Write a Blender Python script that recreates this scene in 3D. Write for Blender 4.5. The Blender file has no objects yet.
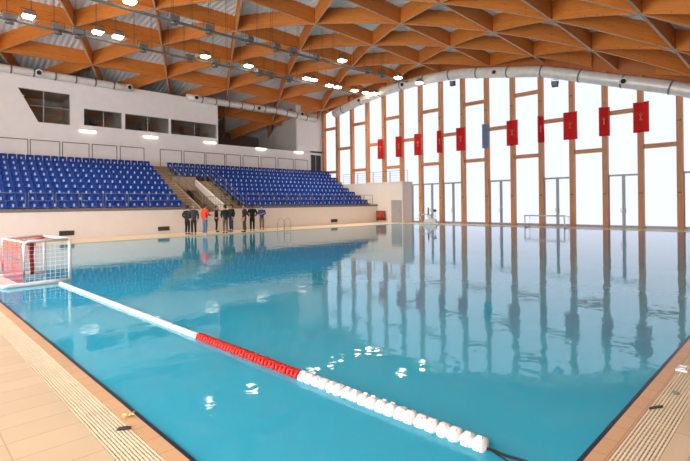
import bpy, bmesh, math, random
from mathutils import Vector, Matrix
random.seed(7)
S = bpy.context.scene
COL = S.collection
PI = math.pi

# ------------------------------------------------------------------ materials
def lin(c):
    return tuple((v / 12.92 if v <= .04045 else ((v + .055) / 1.055) ** 2.4) for v in c)

def rgb(r, g, b):
    return lin((r / 255, g / 255, b / 255)) + (1,)

MATS = {}
def mat(name, col, rough=.6, metal=0., var=.06, scale=6., bump=0., spec=.4, emit=None, estr=0., coat=0.):
    """a plain surface with a little procedural mottling"""
    if name in MATS:
        return MATS[name]
    m = bpy.data.materials.new(name); m.use_nodes = True
    nt = m.node_tree; N = nt.nodes; L = nt.links
    b = N['Principled BSDF']
    b.inputs['Roughness'].default_value = rough
    b.inputs['Metallic'].default_value = metal
    b.inputs['Specular IOR Level'].default_value = spec
    b.inputs['Coat Weight'].default_value = coat
    tc = N.new('ShaderNodeTexCoord'); nz = N.new('ShaderNodeTexNoise')
    nz.inputs['Scale'].default_value = scale; nz.inputs['Detail'].default_value = 3
    L.new(tc.outputs['Object'], nz.inputs['Vector'])
    r = N.new('ShaderNodeValToRGB')
    r.color_ramp.elements[0].position = .3; r.color_ramp.elements[1].position = .7
    r.color_ramp.elements[0].color = tuple(c * (1 - var) for c in col[:3]) + (1,)
    r.color_ramp.elements[1].color = tuple(min(1, c * (1 + var)) for c in col[:3]) + (1,)
    L.new(nz.outputs['Fac'], r.inputs['Fac']); L.new(r.outputs['Color'], b.inputs['Base Color'])
    if bump:
        bp = N.new('ShaderNodeBump'); bp.inputs['Strength'].default_value = bump; bp.inputs['Distance'].default_value = .02
        L.new(nz.outputs['Fac'], bp.inputs['Height']); L.new(bp.outputs['Normal'], b.inputs['Normal'])
    if emit:
        b.inputs['Emission Color'].default_value = emit; b.inputs['Emission Strength'].default_value = estr
    MATS[name] = m
    return m

def glulam(name, col, dots=True):
    """laminated timber: UV in metres (u along, v up); lamellas, grain and rows of dowel heads"""
    m = bpy.data.materials.new(name); m.use_nodes = True
    nt = m.node_tree; N = nt.nodes; L = nt.links; b = N['Principled BSDF']
    b.inputs['Roughness'].default_value = .55
    uv = N.new('ShaderNodeUVMap'); uv.uv_map = 'UVMap'
    mp = N.new('ShaderNodeMapping'); mp.inputs['Scale'].default_value = (.6, 9, 1)
    L.new(uv.outputs['UV'], mp.inputs['Vector'])
    nz = N.new('ShaderNodeTexNoise'); nz.inputs['Scale'].default_value = 2.2; nz.inputs['Detail'].default_value = 4
    L.new(mp.outputs['Vector'], nz.inputs['Vector'])
    r = N.new('ShaderNodeValToRGB')
    r.color_ramp.elements[0].position = .25; r.color_ramp.elements[1].position = .75
    r.color_ramp.elements[0].color = tuple(c * .82 for c in col[:3]) + (1,)
    r.color_ramp.elements[1].color = tuple(min(1, c * 1.15) for c in col[:3]) + (1,)
    L.new(nz.outputs['Fac'], r.inputs['Fac'])
    out = r.outputs['Color']
    br = N.new('ShaderNodeTexBrick'); br.offset = .37; br.inputs['Scale'].default_value = 1
    br.inputs['Brick Width'].default_value = 3.1; br.inputs['Row Height'].default_value = .12
    br.inputs['Mortar Size'].default_value = .004
    br.inputs['Color1'].default_value = (1, 1, 1, 1); br.inputs['Color2'].default_value = (.9, .88, .86, 1)
    br.inputs['Mortar'].default_value = (.7, .62, .55, 1)
    L.new(uv.outputs['UV'], br.inputs['Vector'])
    mx = N.new('ShaderNodeMix'); mx.data_type = 'RGBA'; mx.blend_type = 'MULTIPLY'; mx.inputs['Factor'].default_value = 1
    L.new(out, mx.inputs['A']); L.new(br.outputs['Color'], mx.inputs['B']); out = mx.outputs['Result']
    if dots:
        vo = N.new('ShaderNodeTexVoronoi'); vo.feature = 'F1'; vo.inputs['Scale'].default_value = 3.0
        vo.inputs['Randomness'].default_value = .25
        L.new(uv.outputs['UV'], vo.inputs['Vector'])
        lt = N.new('ShaderNodeMath'); lt.operation = 'LESS_THAN'; lt.inputs[1].default_value = .11
        L.new(vo.outputs['Distance'], lt.inputs[0])
        m2 = N.new('ShaderNodeMix'); m2.data_type = 'RGBA'
        sc = N.new('ShaderNodeMath'); sc.operation = 'MULTIPLY'; sc.inputs[1].default_value = .55
        L.new(lt.outputs[0], sc.inputs[0])
        L.new(sc.outputs[0], m2.inputs['Factor']); L.new(out, m2.inputs['A'])
        m2.inputs['B'].default_value = (.12, .045, .015, 1); out = m2.outputs['Result']
    L.new(out, b.inputs['Base Color'])
    return m

def tiles(name, c1, c2, grout, w, hgt, mortar=.006, rough=.35, off=0., rot=0., bump=.15, coat=0.):
    m = bpy.data.materials.new(name); m.use_nodes = True
    nt = m.node_tree; N = nt.nodes; L = nt.links; b = N['Principled BSDF']
    b.inputs['Roughness'].default_value = rough
    b.inputs['Coat Weight'].default_value = coat
    tc = N.new('ShaderNodeTexCoord')
    br = N.new('ShaderNodeTexBrick'); br.offset = off
    br.inputs['Scale'].default_value = 1
    br.inputs['Brick Width'].default_value = w; br.inputs['Row Height'].default_value = hgt
    br.inputs['Mortar Size'].default_value = mortar; br.inputs['Mortar Smooth'].default_value = .2
    br.inputs['Color1'].default_value = c1; br.inputs['Color2'].default_value = c2; br.inputs['Mortar'].default_value = grout
    mp = N.new('ShaderNodeMapping'); mp.inputs['Rotation'].default_value = (0, 0, rot)
    L.new(tc.outputs['Object'], mp.inputs['Vector']); L.new(mp.outputs['Vector'], br.inputs['Vector'])
    nz = N.new('ShaderNodeTexNoise'); nz.inputs['Scale'].default_value = 1.3; nz.inputs['Detail'].default_value = 4
    L.new(tc.outputs['Object'], nz.inputs['Vector'])
    r = N.new('ShaderNodeValToRGB'); r.color_ramp.elements[0].color = (.88, .86, .84, 1); r.color_ramp.elements[1].color = (1, 1, 1, 1)
    L.new(nz.outputs['Fac'], r.inputs['Fac'])
    mx = N.new('ShaderNodeMix'); mx.data_type = 'RGBA'; mx.blend_type = 'MULTIPLY'; mx.inputs['Factor'].default_value = 1
    L.new(br.outputs['Color'], mx.inputs['A']); L.new(r.outputs['Color'], mx.inputs['B'])
    L.new(mx.outputs['Result'], b.inputs['Base Color'])
    if bump:
        bp = N.new('ShaderNodeBump'); bp.inputs['Strength'].default_value = bump; bp.inputs['Distance'].default_value = .004
        iv = N.new('ShaderNodeMath'); iv.operation = 'SUBTRACT'; iv.inputs[0].default_value = 1
        L.new(br.outputs['Fac'], iv.inputs[1]); L.new(iv.outputs[0], bp.inputs['Height'])
        L.new(bp.outputs['Normal'], b.inputs['Normal'])
    return m

def glow(name, col, strength):
    m = bpy.data.materials.new(name); m.use_nodes = True
    b = m.node_tree.nodes['Principled BSDF']
    b.inputs['Base Color'].default_value = col
    b.inputs['Roughness'].default_value = .4
    b.inputs['Emission Color'].default_value = col; b.inputs['Emission Strength'].default_value = strength
    return m

def water_mat():
    m = bpy.data.materials.new('pool_water'); m.use_nodes = True
    nt = m.node_tree; N = nt.nodes; L = nt.links; N.clear()
    out = N.new('ShaderNodeOutputMaterial')
    tr = N.new('ShaderNodeBsdfTransparent'); tr.inputs['Color'].default_value = (.42, .90, .97, 1)
    df = N.new('ShaderNodeBsdfDiffuse'); df.inputs['Color'].default_value = (.055, .56, .78, 1)
    ms = N.new('ShaderNodeMixShader'); ms.inputs[0].default_value = .62
    L.new(tr.outputs[0], ms.inputs[1]); L.new(df.outputs[0], ms.inputs[2])
    gl = N.new('ShaderNodeBsdfGlossy'); gl.inputs['Roughness'].default_value = .015; gl.inputs['Color'].default_value = (1, 1, 1, 1)
    fr = N.new('ShaderNodeFresnel'); fr.inputs['IOR'].default_value = 1.33
    mx = N.new('ShaderNodeMixShader')
    L.new(fr.outputs[0], mx.inputs[0]); L.new(ms.outputs[0], mx.inputs[1]); L.new(gl.outputs[0], mx.inputs[2])
    tc = N.new('ShaderNodeTexCoord')
    n1 = N.new('ShaderNodeTexNoise'); n1.inputs['Scale'].default_value = 1.1; n1.inputs['Detail'].default_value = 2.; n1.inputs['Roughness'].default_value = .45
    n2 = N.new('ShaderNodeTexNoise'); n2.inputs['Scale'].default_value = 6.5; n2.inputs['Detail'].default_value = 1.
    L.new(tc.outputs['Object'], n1.inputs['Vector']); L.new(tc.outputs['Object'], n2.inputs['Vector'])
    a = N.new('ShaderNodeMath'); a.operation = 'MULTIPLY_ADD'; a.inputs[1].default_value = .26
    L.new(n2.outputs['Fac'], a.inputs[0]); L.new(n1.outputs['Fac'], a.inputs[2])
    bp = N.new('ShaderNodeBump'); bp.inputs['Strength'].default_value = 1.; bp.inputs['Distance'].default_value = .0055
    L.new(a.outputs[0], bp.inputs['Height'])
    L.new(bp.outputs['Normal'], gl.inputs['Normal']); L.new(bp.outputs['Normal'], fr.inputs['Normal'])
    L.new(mx.outputs[0], out.inputs['Surface'])
    return m

def glass_mat():
    m = bpy.data.materials.new('clear_glass'); m.use_nodes = True
    nt = m.node_tree; N = nt.nodes; L = nt.links; N.clear()
    out = N.new('ShaderNodeOutputMaterial')
    tr = N.new('ShaderNodeBsdfTransparent'); tr.inputs['Color'].default_value = (.86, .88, .87, 1)
    gl = N.new('ShaderNodeBsdfGlossy'); gl.inputs['Roughness'].default_value = .02
    mx = N.new('ShaderNodeMixShader'); mx.inputs[0].default_value = .08
    L.new(tr.outputs[0], mx.inputs[1]); L.new(gl.outputs[0], mx.inputs[2]); L.new(mx.outputs[0], out.inputs['Surface'])
    return m

M = {}
M['beam'] = glulam('glulam_timber', rgb(212, 124, 46))
M['soffit'] = glulam('pale_timber_soffit', rgb(206, 162, 124), dots=False)  # paler tan for the beam undersides
M['post'] = glulam('facade_timber', rgb(205, 140, 92), dots=False)
M['deck'] = tiles('peach_deck_tile', rgb(215, 190, 156), rgb(208, 182, 148), rgb(186, 160, 130), .6, .3, .006)
M['coping'] = tiles('terracotta_coping_tile', rgb(214, 170, 128), rgb(208, 164, 122), rgb(184, 140, 102), .25, .25, .005)
M['grate'] = mat('cream_grating', rgb(226, 206, 174), .5)
M['gutter'] = mat('dark_gutter', rgb(70, 46, 30), .7)
M['rim'] = mat('navy_rim_tile', rgb(26, 38, 62), .3)
M['basin'] = tiles('turquoise_pool_tile', rgb(120, 208, 222), rgb(112, 202, 218), rgb(108, 196, 212), .25, .25, .006, bump=0)
M['water'] = water_mat()
M['glass'] = glass_mat()
M['paint'] = mat('podium_paint', rgb(220, 208, 200), .8, var=.02, scale=2)
M['wall'] = mat('warm_white_plaster', rgb(244, 236, 232), .8, var=.02, scale=2)
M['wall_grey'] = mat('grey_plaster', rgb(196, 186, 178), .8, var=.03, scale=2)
M['shade_wall'] = mat('recess_shade_tone', rgb(120, 108, 100), .85)  # dimness of the unlit gallery recess put into the wall colour
M['roof'] = mat('grey_roof_sheet', rgb(222, 226, 228), .6, var=.03)
M['concrete'] = mat('brown_grey_concrete', rgb(150, 128, 104), .8, var=.12, scale=5, bump=.2)
M['kerb'] = mat('grey_steel_kerb', rgb(118, 106, 98), .6)
M['seat'] = mat('blue_plastic', rgb(10, 56, 134), .5, var=.05, spec=.25)
M['plate'] = mat('pale_plate', rgb(176, 178, 196), .4)
M['steel'] = mat('brushed_steel', rgb(108, 104, 102), .5, metal=.3)
M['grey_frame'] = mat('grey_aluminium', rgb(160, 160, 163), .5, metal=.2)
M['dark_frame'] = mat('bronze_frame', rgb(96, 84, 74), .5)
M['duct'] = mat('silver_duct', rgb(230, 224, 216), .4, metal=.15, var=.08, scale=3, bump=.15)
M['black'] = mat('black_rubber', rgb(24, 22, 22), .6)
M['dark'] = mat('charcoal_plastic', rgb(60, 58, 56), .6)
M['fixture'] = mat('grey_fixture', rgb(124, 122, 120), .45, metal=.3)
M['lens'] = glow('lamp_lens', (1, .88, .60, 1), 9)
M['tube'] = glow('tube_lamp', (1, .96, .86, 1), 1.6)
M['pane'] = glow('bright_window_pane', (.80, .85, 1, 1), .87)
M['pane'].node_tree.nodes['Principled BSDF'].inputs['Base Color'].default_value = (.03, .03, .035, 1)
M['pane'].node_tree.nodes['Principled BSDF'].inputs['Specular IOR Level'].default_value = .08
M['pane_rear'] = glow('rear_fill_pane', (.93, .97, 1, 1), 6.0)  # unseen rear glazing, glow raised to fill the hall with light
M['pane_rear'].node_tree.nodes['Principled BSDF'].inputs['Base Color'].default_value = (.03, .03, .035, 1)
M['white'] = mat('white_plastic', rgb(212, 206, 202), .4)
M['red'] = mat('red_plastic', rgb(196, 36, 28), .4)
M['rednet'] = mat('red_net_cord', rgb(222, 66, 56), .7)
M['whitenet'] = mat('white_net_cord', rgb(232, 222, 222), .7)
M['flag'] = mat('red_banner_cloth', rgb(206, 34, 36), .8, var=.12, scale=3)
def cloth_mat(name, col):
    m = mat(name, col, .85, var=.12, scale=3)
    nt = m.node_tree; N = nt.nodes; L = nt.links
    b = N['Principled BSDF']; out = N['Material Output']
    tl = N.new('ShaderNodeBsdfTranslucent'); tl.inputs['Color'].default_value = col
    mx = N.new('ShaderNodeMixShader'); mx.inputs[0].default_value = .6
    L.new(b.outputs[0], mx.inputs[1]); L.new(tl.outputs[0], mx.inputs[2]); L.new(mx.outputs[0], out.inputs['Surface'])
    return m
M['flag'] = cloth_mat('red_banner_fabric', rgb(230, 62, 60)); 
M['gold'] = mat('gold_print', rgb(222, 120, 84), .6)
M['paleblue'] = cloth_mat('pale_blue_fabric', rgb(158, 178, 200))
M['door'] = mat('grey_door_paint', rgb(158, 154, 156), .5)
M['skin'] = mat('skin', rgb(205, 150, 120), .55)
M['hair'] = mat('dark_hair', rgb(38, 30, 26), .7)
M['hair_grey'] = mat('grey_hair', rgb(130, 124, 118), .7)

# ------------------------------------------------------------------ mesh helpers
def box(bm, x0, x1, y0, y1, z0, z1, mi=0):
    vs = [bm.verts.new(p) for p in ((x0,y0,z0),(x1,y0,z0),(x1,y1,z0),(x0,y1,z0),(x0,y0,z1),(x1,y0,z1),(x1,y1,z1),(x0,y1,z1))]
    for f in ((0,3,2,1),(4,5,6,7),(0,1,5,4),(1,2,6,5),(2,3,7,6),(3,0,4,7)):
        bm.faces.new([vs[i] for i in f]).material_index = mi

def prism(bm, poly, axis, a, b, mi=0):
    """extrude a 2D outline along axis ('x','y','z') from a to b"""
    def P(p, t):
        return {'x': (t, p[0], p[1]), 'y': (p[0], t, p[1]), 'z': (p[0], p[1], t)}[axis]
    A = [bm.verts.new(P(p, a)) for p in poly]; B = [bm.verts.new(P(p, b)) for p in poly]
    n = len(poly)
    fs = [bm.faces.new(A[::-1]), bm.faces.new(B)]
    for i in range(n):
        fs.append(bm.faces.new((A[i], A[(i+1) % n], B[(i+1) % n], B[i])))
    for f in fs: f.material_index = mi
    bmesh.ops.recalc_face_normals(bm, faces=fs)

def tube(bm, pts, r, n=8, cap=True, mi=0, smooth=True):
    pts = [Vector(p) for p in pts]
    rings = []
    for i, p in enumerate(pts):
        d = (pts[min(i+1, len(pts)-1)] - pts[max(i-1, 0)]).normalized()
        u = d.cross(Vector((0, 0, 1)))
        if u.length < 1e-3: u = d.cross(Vector((1, 0, 0)))
        u.normalize(); w = d.cross(u)
        rr = r[i] if isinstance(r, (list, tuple)) else r
        rings.append([bm.verts.new(p + u * rr * math.cos(2*PI*k/n) + w * rr * math.sin(2*PI*k/n)) for k in range(n)])
    for A, B in zip(rings, rings[1:]):
        for k in range(n):
            f = bm.faces.new((A[k], A[(k+1) % n], B[(k+1) % n], B[k])); f.smooth = smooth; f.material_index = mi
    if cap:
        bm.faces.new(rings[0][::-1]).material_index = mi; bm.faces.new(rings[-1]).material_index = mi

def lathe(bm, prof, c=(0,0,0), axis='z', n=12, mi=0, sq=0.):
    """prof: list of (radius, along)"""
    rings = []
    for rr, t in prof:
        ring = []
        for k in range(n):
            a = 2*PI*k/n
            q = rr * (1 - sq * (1 - abs(math.cos(2*a))) * .5)
            u, v = q*math.cos(a), q*math.sin(a)
            p = {'z': (u, v, t), 'y': (u, t, v), 'x': (t, u, v)}[axis]
            ring.append(bm.verts.new((c[0]+p[0], c[1]+p[1], c[2]+p[2])))
        rings.append(ring)
    fs = []
    for A, B in zip(rings, rings[1:]):
        for k in range(n):
            f = bm.faces.new((A[k], A[(k+1) % n], B[(k+1) % n], B[k])); f.smooth = True; fs.append(f)
    fs.append(bm.faces.new(rings[0][::-1])); fs.append(bm.faces.new(rings[-1]))
    for f in fs: f.material_index = mi
    bmesh.ops.recalc_face_normals(bm, faces=fs)

def obj(name, bm, mats, parent=None, loc=None, rotz=0., bevel=0.):
    me = bpy.data.meshes.new(name); bm.to_mesh(me); bm.free()
    for m in (mats if isinstance(mats, (list, tuple)) else [mats]): me.materials.append(m)
    o = bpy.data.objects.new(name, me); COL.objects.link(o)
    if loc: o.location = loc
    o.rotation_euler = (0, 0, rotz)
    if parent is not None: o.parent = parent
    if bevel:
        md = o.modifiers.new('bevel', 'BEVEL'); md.width = bevel; md.segments = 2; md.limit_method = 'ANGLE'
    return o

def thing(name, label, cat, loc=(0,0,0), rotz=0., group=None):
    o = bpy.data.objects.new(name, None); COL.objects.link(o)
    o.location = loc; o.rotation_euler = (0, 0, rotz); o['label'] = label; o['category'] = cat
    o.empty_display_size = .2
    if group: o['group'] = group
    return o

def tag(o, label, cat, group=None, kind=None):
    o['label'] = label; o['category'] = cat
    if group: o['group'] = group
    if kind: o['kind'] = kind
    return o

def struct(name, bm, mats, parent=None, **k):
    o = obj(name, bm, mats, parent, **k)
    if parent is None: o['kind'] = 'structure'
    return o

def dup(root, loc, rotz=0., label=None, group=None):
    r = root.copy(); COL.objects.link(r); r.location = loc; r.rotation_euler = (0, 0, rotz)
    if label: r['label'] = label
    if group: r['group'] = group
    for ch in list(root.children):
        c = ch.copy(); COL.objects.link(c); c.parent = r
        for g in list(ch.children):
            d = g.copy(); COL.objects.link(d); d.parent = c
    return r

def BM(): return bmesh.new()

ORD = ['first','second','third','fourth','fifth','sixth','seventh','eighth','ninth','tenth','eleventh','twelfth','thirteenth',
       'fourteenth','fifteenth','sixteenth','seventeenth','eighteenth','nineteenth']
def ordinal(n):
    if n <= 19: return ORD[n-1]
    t = {2:'twent',3:'thirt',4:'fort'}[n//10]
    return t + 'ieth' if n % 10 == 0 else t + 'y-' + ORD[n%10-1]

# ------------------------------------------------------------------ dimensions (metres); X towards the window wall, Y towards the stands
XF = 33.9            # window wall
PX0, PX1, PY0, PY1 = 1.46, 31.2, 1.10, 24.85     # pool
YP = 28.45           # podium front of the stands
YW = 37.43           # wall above the stands
WX0, WY0 = -6.5, -7.2
def zroof(x, y): return 13.55 - .0113*(y-24.07)**2 - .0016*(x-12.95)**2
def zarch(y): return 12.12 - .0101*(y-26.0)**2      # underside of the roof edge at the windows
BD = 1.0             # beam depth

# ------------------------------------------------------------------ floor, pool, gutter
GW = (.115, .36)     # gutter grating starts / ends this far from the water
bm = BM()
x0, x1, y0, y1 = PX0-GW[1], PX1+.05, PY0-GW[1], PY1+.05
box(bm, WX0, x0, WY0, 42, -.3, 0)
box(bm, x0, XF+.3, WY0, y0, -.3, 0)
box(bm, x0, XF+.3, y1, 42, -.3, 0)
box(bm, x1, XF+.3, y0, y1, -.3, 0)
struct('floor', bm, M['deck'])
bm = BM()                                            # coping tiles at the near edges
box(bm, PX0-GW[0], PX0, PY0-GW[0], PY1+.05, -.3, -.001)
box(bm, PX0, x1, PY0-GW[0], PY0, -.3, -.001)
struct('trim_1', bm, M['coping'])
bm = BM()                                            # dark rim tile along the water
t = .035
box(bm, PX0, PX0+t, PY0, PY1, -2.2, -.004); box(bm, PX0+t, PX1, PY0, PY0+t, -2.2, -.004)
struct('trim_2', bm, M['rim'])
bm = BM()                                            # gutter channel under the gratings
box(bm, PX0-GW[1], PX0-GW[0], PY0-GW[1], PY1+.05, -.3, -.05)
box(bm, PX0-GW[0], x1, PY0-GW[1], PY0-GW[0], -.3, -.05)
struct('trim_3', bm, M['gutter'])
def grating(name, n, along, a, b, c0, c1):
    bm = BM(); w = (c1-c0)/n
    for i in range(n):
        p, q = c0+w*(i+.23), c0+w*(i+.77)
        if along == 'y': box(bm, p, q, a, b, -.008, -.001)
        else: box(bm, a, b, p, q, -.008, -.001)
    k = a
    while k < b:
        if along == 'y': box(bm, c0, c1, k, k+.012, -.03, -.006)
        else: box(bm, k, k+.012, c0, c1, -.03, -.006)
        k += .06
    return struct(name, bm, M['grate'])
grating('trim_4', 10, 'y', PY0-GW[1], PY1, PX0-GW[1], PX0-GW[0])
grating('trim_5', 10, 'x', PX0-GW[0], PX1, PY0-GW[1], PY0-GW[0])
bm = BM()                                            # the basin
d = -2.2
box(bm, PX0-.02, PX1+.05, PY0-.02, PY1+.05, d-.2, d)
box(bm, PX0-.3, PX0, PY0-.3, PY1+.3, d-.2, -.31); box(bm, PX1, PX1+.3, PY0-.3, PY1+.3, d-.2, -.31)
box(bm, PX0, PX1, PY0-.3, PY0, d-.2, -.31); box(bm, PX0, PX1, PY1, PY1+.3, d-.2, -.31)
box(bm, PX1, PX1+.05, PY0, PY1+.05, -.31, -.02); box(bm, PX0, PX1, PY1, PY1+.05, -.31, -.02)
struct('pool_basin', bm, M['basin'])
bm = BM()
vs = [bm.verts.new(p) for p in ((PX0+.002,PY0+.002,-.022),(PX1-.002,PY0+.002,-.022),(PX1-.002,PY1-.002,-.022),(PX0+.002,PY1-.002,-.022))]
bm.faces.new(vs)
w = obj('water', bm, M['water']); w['kind'] = 'stuff'; w['label'] = 'calm turquoise water filling the swimming pool'; w['category'] = 'water'

# ------------------------------------------------------------------ roof
bm = BM()
nx, ny = 460, 40
X0, X1, Y0, Y1 = WX0-.4, XF+.4, WY0-.3, 45.2
grid = []
for i in range(nx+1):
    x = X0+(X1-X0)*i/nx; row = []
    for j in range(ny+1):
        y = Y0+(Y1-Y0)*j/ny
        row.append(bm.verts.new((x, y, zroof(x, y)+BD+(.022 if i % 4 in (0, 1) else -.022))))
    grid.append(row)
for i in range(nx):
    for j in range(ny):
        bm.faces.new((grid[i][j], grid[i][j+1], grid[i+1][j+1], grid[i+1][j]))
struct('ceiling', bm, M['roof'])

LP0, LE, LM = Vector((19.86, 22.62)), Vector((5.389, -.1655)), Vector((-2.264, -4.379))
def inside(p):
    if p.x < WX0 or p.x > XF-.1 or p.y < WY0+.1: return False
    return p.y < (40.3 if p.x < 21.0 else 44.4)
def beam_line(pfun, t0, t1):
    """one continuous timber along a lattice direction, clipped to the hall"""
    n = int((t1-t0)*6); run = []
    runs = []
    for k in range(n+1):
        p = pfun(t0+(t1-t0)*k/n)
        if inside(p): run.append(p)
        elif run: runs.append(run); run = []
    if run: runs.append(run)
    for run in runs:
        if len(run) < 3: continue
        bm = BM(); uvl = bm.loops.layers.uv.new('UVMap')
        dr = (run[-1]-run[0]).normalized(); nn = Vector((-dr.y, dr.x))*.058
        rings = []
        s = random.uniform(0, 40)
        for p in run:
            z = zroof(p.x, p.y); a, b = p+nn, p-nn
            rings.append([bm.verts.new((q.x, q.y, zz)) for q, zz in ((a, z), (b, z), (b, z+BD), (a, z+BD))])
        for i in range(len(rings)-1):
            A, B = rings[i], rings[i+1]; l0, l1 = s+(run[i]-run[0]).length, s+(run[i+1]-run[0]).length
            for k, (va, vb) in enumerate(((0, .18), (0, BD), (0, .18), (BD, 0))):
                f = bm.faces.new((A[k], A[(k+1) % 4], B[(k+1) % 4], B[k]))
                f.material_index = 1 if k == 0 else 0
                for lp, uvv in zip(f.loops, ((l0, va), (l0, vb), (l1, vb), (l1, va))): lp[uvl].uv = uvv
        bm.faces.new(rings[0]); bm.faces.new(rings[-1][::-1])
        bmesh.ops.recalc_face_normals(bm, faces=bm.faces)
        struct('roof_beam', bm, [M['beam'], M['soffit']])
for l in range(-6, 7): beam_line(lambda t, l=l: LP0+LE*l+LM*t, -7, 10)
for m_ in range(-6, 10): beam_line(lambda t, m_=m_: LP0+LM*m_+LE*t, -8, 9)
for n_ in range(-9, 12): beam_line(lambda t, n_=n_: LP0+LE*t+LM*(t+n_), -12, 12)
proto = None                                          # steel hub in every crossing
for l in range(-6, 8):
    for m_ in range(-6, 10):
        p = LP0+LE*l+LM*m_
        if not inside(p): continue
        if proto is None:
            bm = BM(); lathe(bm, [(.12, .03), (.12, BD)], n=10)
            for k in range(6):
                a = k*PI/3+.2
                tube(bm, [(.15*math.cos(a), .15*math.sin(a), .06), (.15*math.cos(a), .15*math.sin(a), BD)], .03, 6)
            proto = struct('beam_hub', bm, M['dark_frame']); o = proto
        else:
            o = proto.copy(); COL.objects.link(o)
        o.location = (p.x, p.y, zroof(p.x, p.y))

# ------------------------------------------------------------------ walls of the hall
bm = BM(); box(bm, WX0-.3, XF+.3, WY0-.3, WY0, -.3, 4.6); struct('wall_south', bm, M['wall'])
bm = BM(); box(bm, WX0-.3, WX0, WY0, 42.3, -.3, .6); box(bm, WX0-.3, WX0, WY0, 45.2, 11.0, 15)
box(bm, WX0-.3, WX0, 28, 45.2, .6, 11.0); struct('wall_west', bm, M['wall'])
bm = BM()
y = WY0
while y < 27.9:
    box(bm, WX0-.25, WX0+.1, y, y+.25, .6, 11.0); y += 2.95
struct('trim_6', bm, M['post'])
bm = BM(); box(bm, WX0-.2, WX0-.15, WY0, 28, .6, 11.0); struct('window_30', bm, M['pane_rear'])  # unseen panes added behind the camera as main fill light

# window wall -------------------------------------------------------
SP, PST0 = 2.1276, 5.45
def posty(i): return PST0+SP*i+{0: .08, 1: -.03, 2: -.13}.get(i, -.19 if i > 2 else .08)
def post_uv(bm, x0, x1, y0, y1, z0, z1):
    """timber box with UVs in metres"""
    uvl = bm.loops.layers.uv.verify()
    n0 = len(bm.faces); box(bm, x0, x1, y0, y1, z0, z1); bm.faces.ensure_lookup_table()
    for f in bm.faces[n0:]:
        for lp in f.loops:
            c = lp.vert.co
            if (z1-z0) > (y1-y0): lp[uvl].uv = (c.z, c.x+c.y)
            else: lp[uvl].uv = (c.y, c.z+c.x)
for i in range(-4, 16):
    yc = posty(i)
    if yc > 37.3: continue
    bm = BM(); bm.loops.layers.uv.new('UVMap')
    post_uv(bm, XF-.38, XF, yc-.155, yc+.155, 0, zarch(yc)+.9)
    p = struct('facade_post', bm, M['post'])
    bm = BM()
    for z in (2.2, 9.0 if zarch(yc) > 9.5 else 6.5):
        for s in (-.05, .05):
            tube(bm, [(XF-.40, yc+s, z), (XF-.37, yc+s, z)], .035, 8)
    obj('bolt', bm, M['black'], p)
for i in range(-4, 15):
    ya, yb = posty(i)+.14, posty(i+1)-.14
    if yb > 37.3: yb = 37.3
    zt = max(zarch(ya), zarch(yb))+.7
    bm = BM()
    prism(bm, [(ya-.1, .06), (yb+.1, .06), (yb+.1, zarch(yb)+.75), (ya-.1, zarch(ya)+.75)], 'x', XF-.03, XF+.02)
    wn = struct('window_%d' % (i+5), bm, M['pane'])
    zs = (9.75, 5.12) if i % 2 == 0 else (7.48,)
    for z in zs:
        if z > min(zarch(ya), zarch(yb)): continue
        bm = BM(); bm.loops.layers.uv.new('UVMap')
        post_uv(bm, XF-.26, XF-.03, ya, yb, z-.135, z+.135)
        obj('transom', bm, M['post'], wn)
    if (i % 2 == 1 or i == 8) and i < 13:
        bm = BM(); c = (ya+yb)/2
        box(bm, XF-.14, XF-.03, ya, yb, 3.33, 3.45); box(bm, XF-.14, XF-.03, c-.09, c+.09, .14, 3.33)
        box(bm, XF-.12, XF-.03, ya, ya+.06, .14, 3.33); box(bm, XF-.12, XF-.03, yb-.06, yb, .14, 3.33)
        fr = obj('door_frame', bm, M['grey_frame'], wn)
        bm = BM()
        for s in (-.14, .14): tube(bm, [(XF-.19, c+s, .95), (XF-.19, c+s, 1.25)], .015, 6)
        obj('door_handle', bm, M['steel'], fr)
    bm = BM(); box(bm, XF-.16, XF-.03, ya, yb, 0, .14); obj('sill', bm, M['grey_frame'], wn)
bm = BM()                                             # timber edge above the panes
for k in range(60):
    ya, yb = WY0+k*.75, WY0+(k+1)*.75
    prism(bm, [(ya, zarch(ya)+.62), (yb, zarch(yb)+.62), (yb, zarch(yb)+3.2), (ya, zarch(ya)+3.2)], 'x', XF-.1, XF+.3)
struct('trim_7', bm, M['beam'])

# stands -----------------------------------------------------------------
ROWS, TREAD, RISER, Z0 = 9, .82, .385, 1.30
VX0, VX1 = 15.1, 16.95               # vomitory opening
SX0, SX1 = 13.9, 18.2                # stairs left and right of it
XE = 32.4                            # end of the podium
def rowy(r): return 28.75+TREAD*r
bm = BM()
box(bm, WX0, VX0, YP, YP+.2, 0, 1.49); box(bm, VX1, XE, YP, YP+.2, 0, 1.49); box(bm, VX0, VX1, YP, YP+.2, 0, 1.3)
struct('wall_podium', bm, M['paint'])
bm = BM()
box(bm, WX0, SX0+.1, YP-.02, YP+.22, 1.49, 1.66); box(bm, SX1, XE, YP-.02, YP+.22, 1.49, 1.66)
struct('trim_8', bm, M['kerb'])
bm = BM()
for r in range(ROWS):
    ya, yb, z = rowy(r)-.1, rowy(r)-.1+TREAD, Z0+RISER*r
    yy = ya if r else YP+.2
    xe = XE if z < 3.4 else 33.6
    if r < 6:
        box(bm, WX0, VX0, yy, yb, 0, z); box(bm, VX1, xe, yy, yb, 0, z)
    else:
        box(bm, WX0, xe, yy, yb, z-.6 if False else 0, z) if r > 6 else (box(bm, WX0, VX0, yy, yb, 0, z), box(bm, VX1, xe, yy, yb, 0, z), box(bm, VX0, VX1, yy, yb, 3.3, z))
box(bm, WX0, 33.6, rowy(ROWS)-.1, YW, 0, Z0+RISER*ROWS+.1)
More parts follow.
